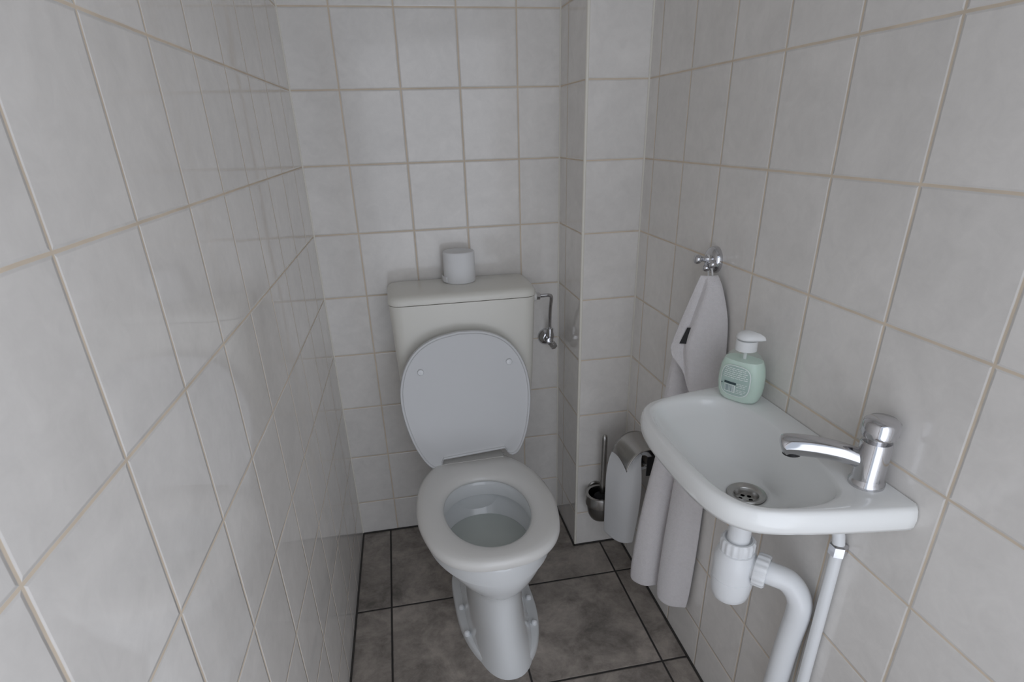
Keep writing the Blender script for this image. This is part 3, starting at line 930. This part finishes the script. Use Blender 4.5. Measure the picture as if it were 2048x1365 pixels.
lathe(bm, [(r_, z_ + 0.005) for r_, z_ in ((0.0165, 0.0872), (0.0178, 0.0880), (0.0178, 0.1040), (0.0165, 0.1055), (0.0085, 0.106), (0.0085, 0.109))], n=40)
link_mesh('collar', bm, M_pump, soap, 40)
bm = bmesh.new()
# flat pump head with a short beak
hp = []
for i in range(48):
    t = 2 * math.pi * i / 48
    r = 0.0182
    x, y = r * math.cos(t), r * math.sin(t)
    k = max(0, math.cos(t)) ** 6
    hp.append((x + 0.012 * k, y * (1 - 0.35 * k)))
a_ = math.radians(12)
hp = [(x * math.cos(a_) - y * math.sin(a_), x * math.sin(a_) + y * math.cos(a_)) for x, y in hp]
loft(bm, [ringz([(x * .88, y * .88) for x, y in hp], 0.1125), ringz(hp, 0.1145), ringz(hp, 0.1165),
          ringz([(x * .92, y * .92) for x, y in hp], 0.1205), ringz([(x * .66, y * .68) for x, y in hp], 0.1245), ringz([(x * .30, y * .30) for x, y in hp], 0.1265), ringz([(x * .02, y * .02) for x, y in hp], 0.1270)])
link_mesh('pump_head', bm, M_pump, soap, 50)
# label printed on the wide face
def bsurf(x, z, off):
    for (a0, b0, z0), (a1, b1, z1) in zip(BP, BP[1:]):
        if z0 <= z <= z1:
            t = (z - z0) / (z1 - z0)
            a, b = a0 + (a1 - a0) * t, b0 + (b1 - b0) * t
            break
    q = min(0.999, abs(x) / a)
    return Vector((x, -b * (1 - q ** 2.5) ** (1 / 2.5) - off, z))
def patch(bm, x0, x1, z0, z1, off, n=8):
    m = max(1, int((x1 - x0) / 0.003))
    kz = max(1, int((z1 - z0) / 0.004))
    g = [[bm.verts.new(bsurf(x0 + (x1 - x0) * i / m, z0 + (z1 - z0) * j / kz, off)) for i in range(m + 1)] for j in range(kz + 1)]
    for j in range(kz):
        for i in range(m):
            bm.faces.new((g[j][i], g[j][i + 1], g[j + 1][i + 1], g[j + 1][i]))
def lab_half(z):
    c, h = 0.041, 0.0285
    q = min(1, abs(z - c) / h)
    return 0.0275 * (1 - q ** 3.2) ** (1 / 3.2)
bm = bmesh.new()
rows = []
for j in range(25):
    z = 0.041 - 0.0283 + 0.0566 * j / 24
    hw = max(lab_half(z), 0.004)
    rows.append([bsurf(-hw + 2 * hw * i / 20, z, 0.0005) for i in range(21)])
loft(bm, rows, False, False, False)
lab = link_mesh('label_panel', bm, M_label, soap, 60)
bm = bmesh.new()
# pale outline and rows of small print
edge = []
for j in range(60):
    t = 2 * math.pi * j / 60
    z = 0.041 + 0.0283 * math.copysign(abs(math.sin(t)) ** (2 / 3.2), math.sin(t))
    x = 0.0275 * math.copysign(abs(math.cos(t)) ** (2 / 3.2), math.cos(t))
    edge.append((x, z))
e0 = [bm.verts.new(bsurf(x, z, 0.0008)) for x, z in edge]
e1 = [bm.verts.new(bsurf(x * 0.94, 0.041 + (z - 0.041) * 0.95, 0.0008)) for x, z in edge]
for i in range(60):
    j = (i + 1) % 60
    bm.faces.new((e0[i], e0[j], e1[j], e1[i]))
rnd = random.Random(3)
for zc in (0.0635, 0.0605, 0.0570, 0.0535, 0.0500, 0.0465):
    hw = lab_half(zc) * 0.82
    x = -hw
    while x < hw - 0.003:
        w = rnd.uniform(0.003, 0.008)
        patch(bm, x, min(x + w, hw), zc - 0.0007, zc + 0.0007, 0.0008)
        x += w + 0.0012
for zc in (0.0375, 0.0345, 0.0315, 0.0260, 0.0230, 0.0200):
    hw = lab_half(zc) * 0.82
    x = 0.005
    while x < hw - 0.002:
        w = rnd.uniform(0.003, 0.006)
        patch(bm, x, min(x + w, hw), zc - 0.0006, zc + 0.0006, 0.0008)
        x += w + 0.0012
patch(bm, -0.0175, 0.003, 0.019, 0.0335, 0.0008)
link_mesh('small_print', bm, M_lab_white, lab, 60)
bm = bmesh.new()
patch(bm, -0.0185, 0.0040, 0.0345, 0.0385, 0.0010)
patch(bm, -0.0245, -0.0225, 0.032, 0.034, 0.0010)
patch(bm, 0.0052, 0.0066, 0.0335, 0.0348, 0.0010)
link_mesh('dark_bar', bm, M_lab_dark, lab, 60)
bm = bmesh.new()
x = -0.0165
while x < 0.001:
    w = rnd.choice((0.0006, 0.0009, 0.0014))
    patch(bm, x, x + w, 0.0205, 0.0325, 0.0010)
    x += w + rnd.choice((0.0006, 0.0010))
link_mesh('barcode', bm, M_lab_grey, lab, 60)
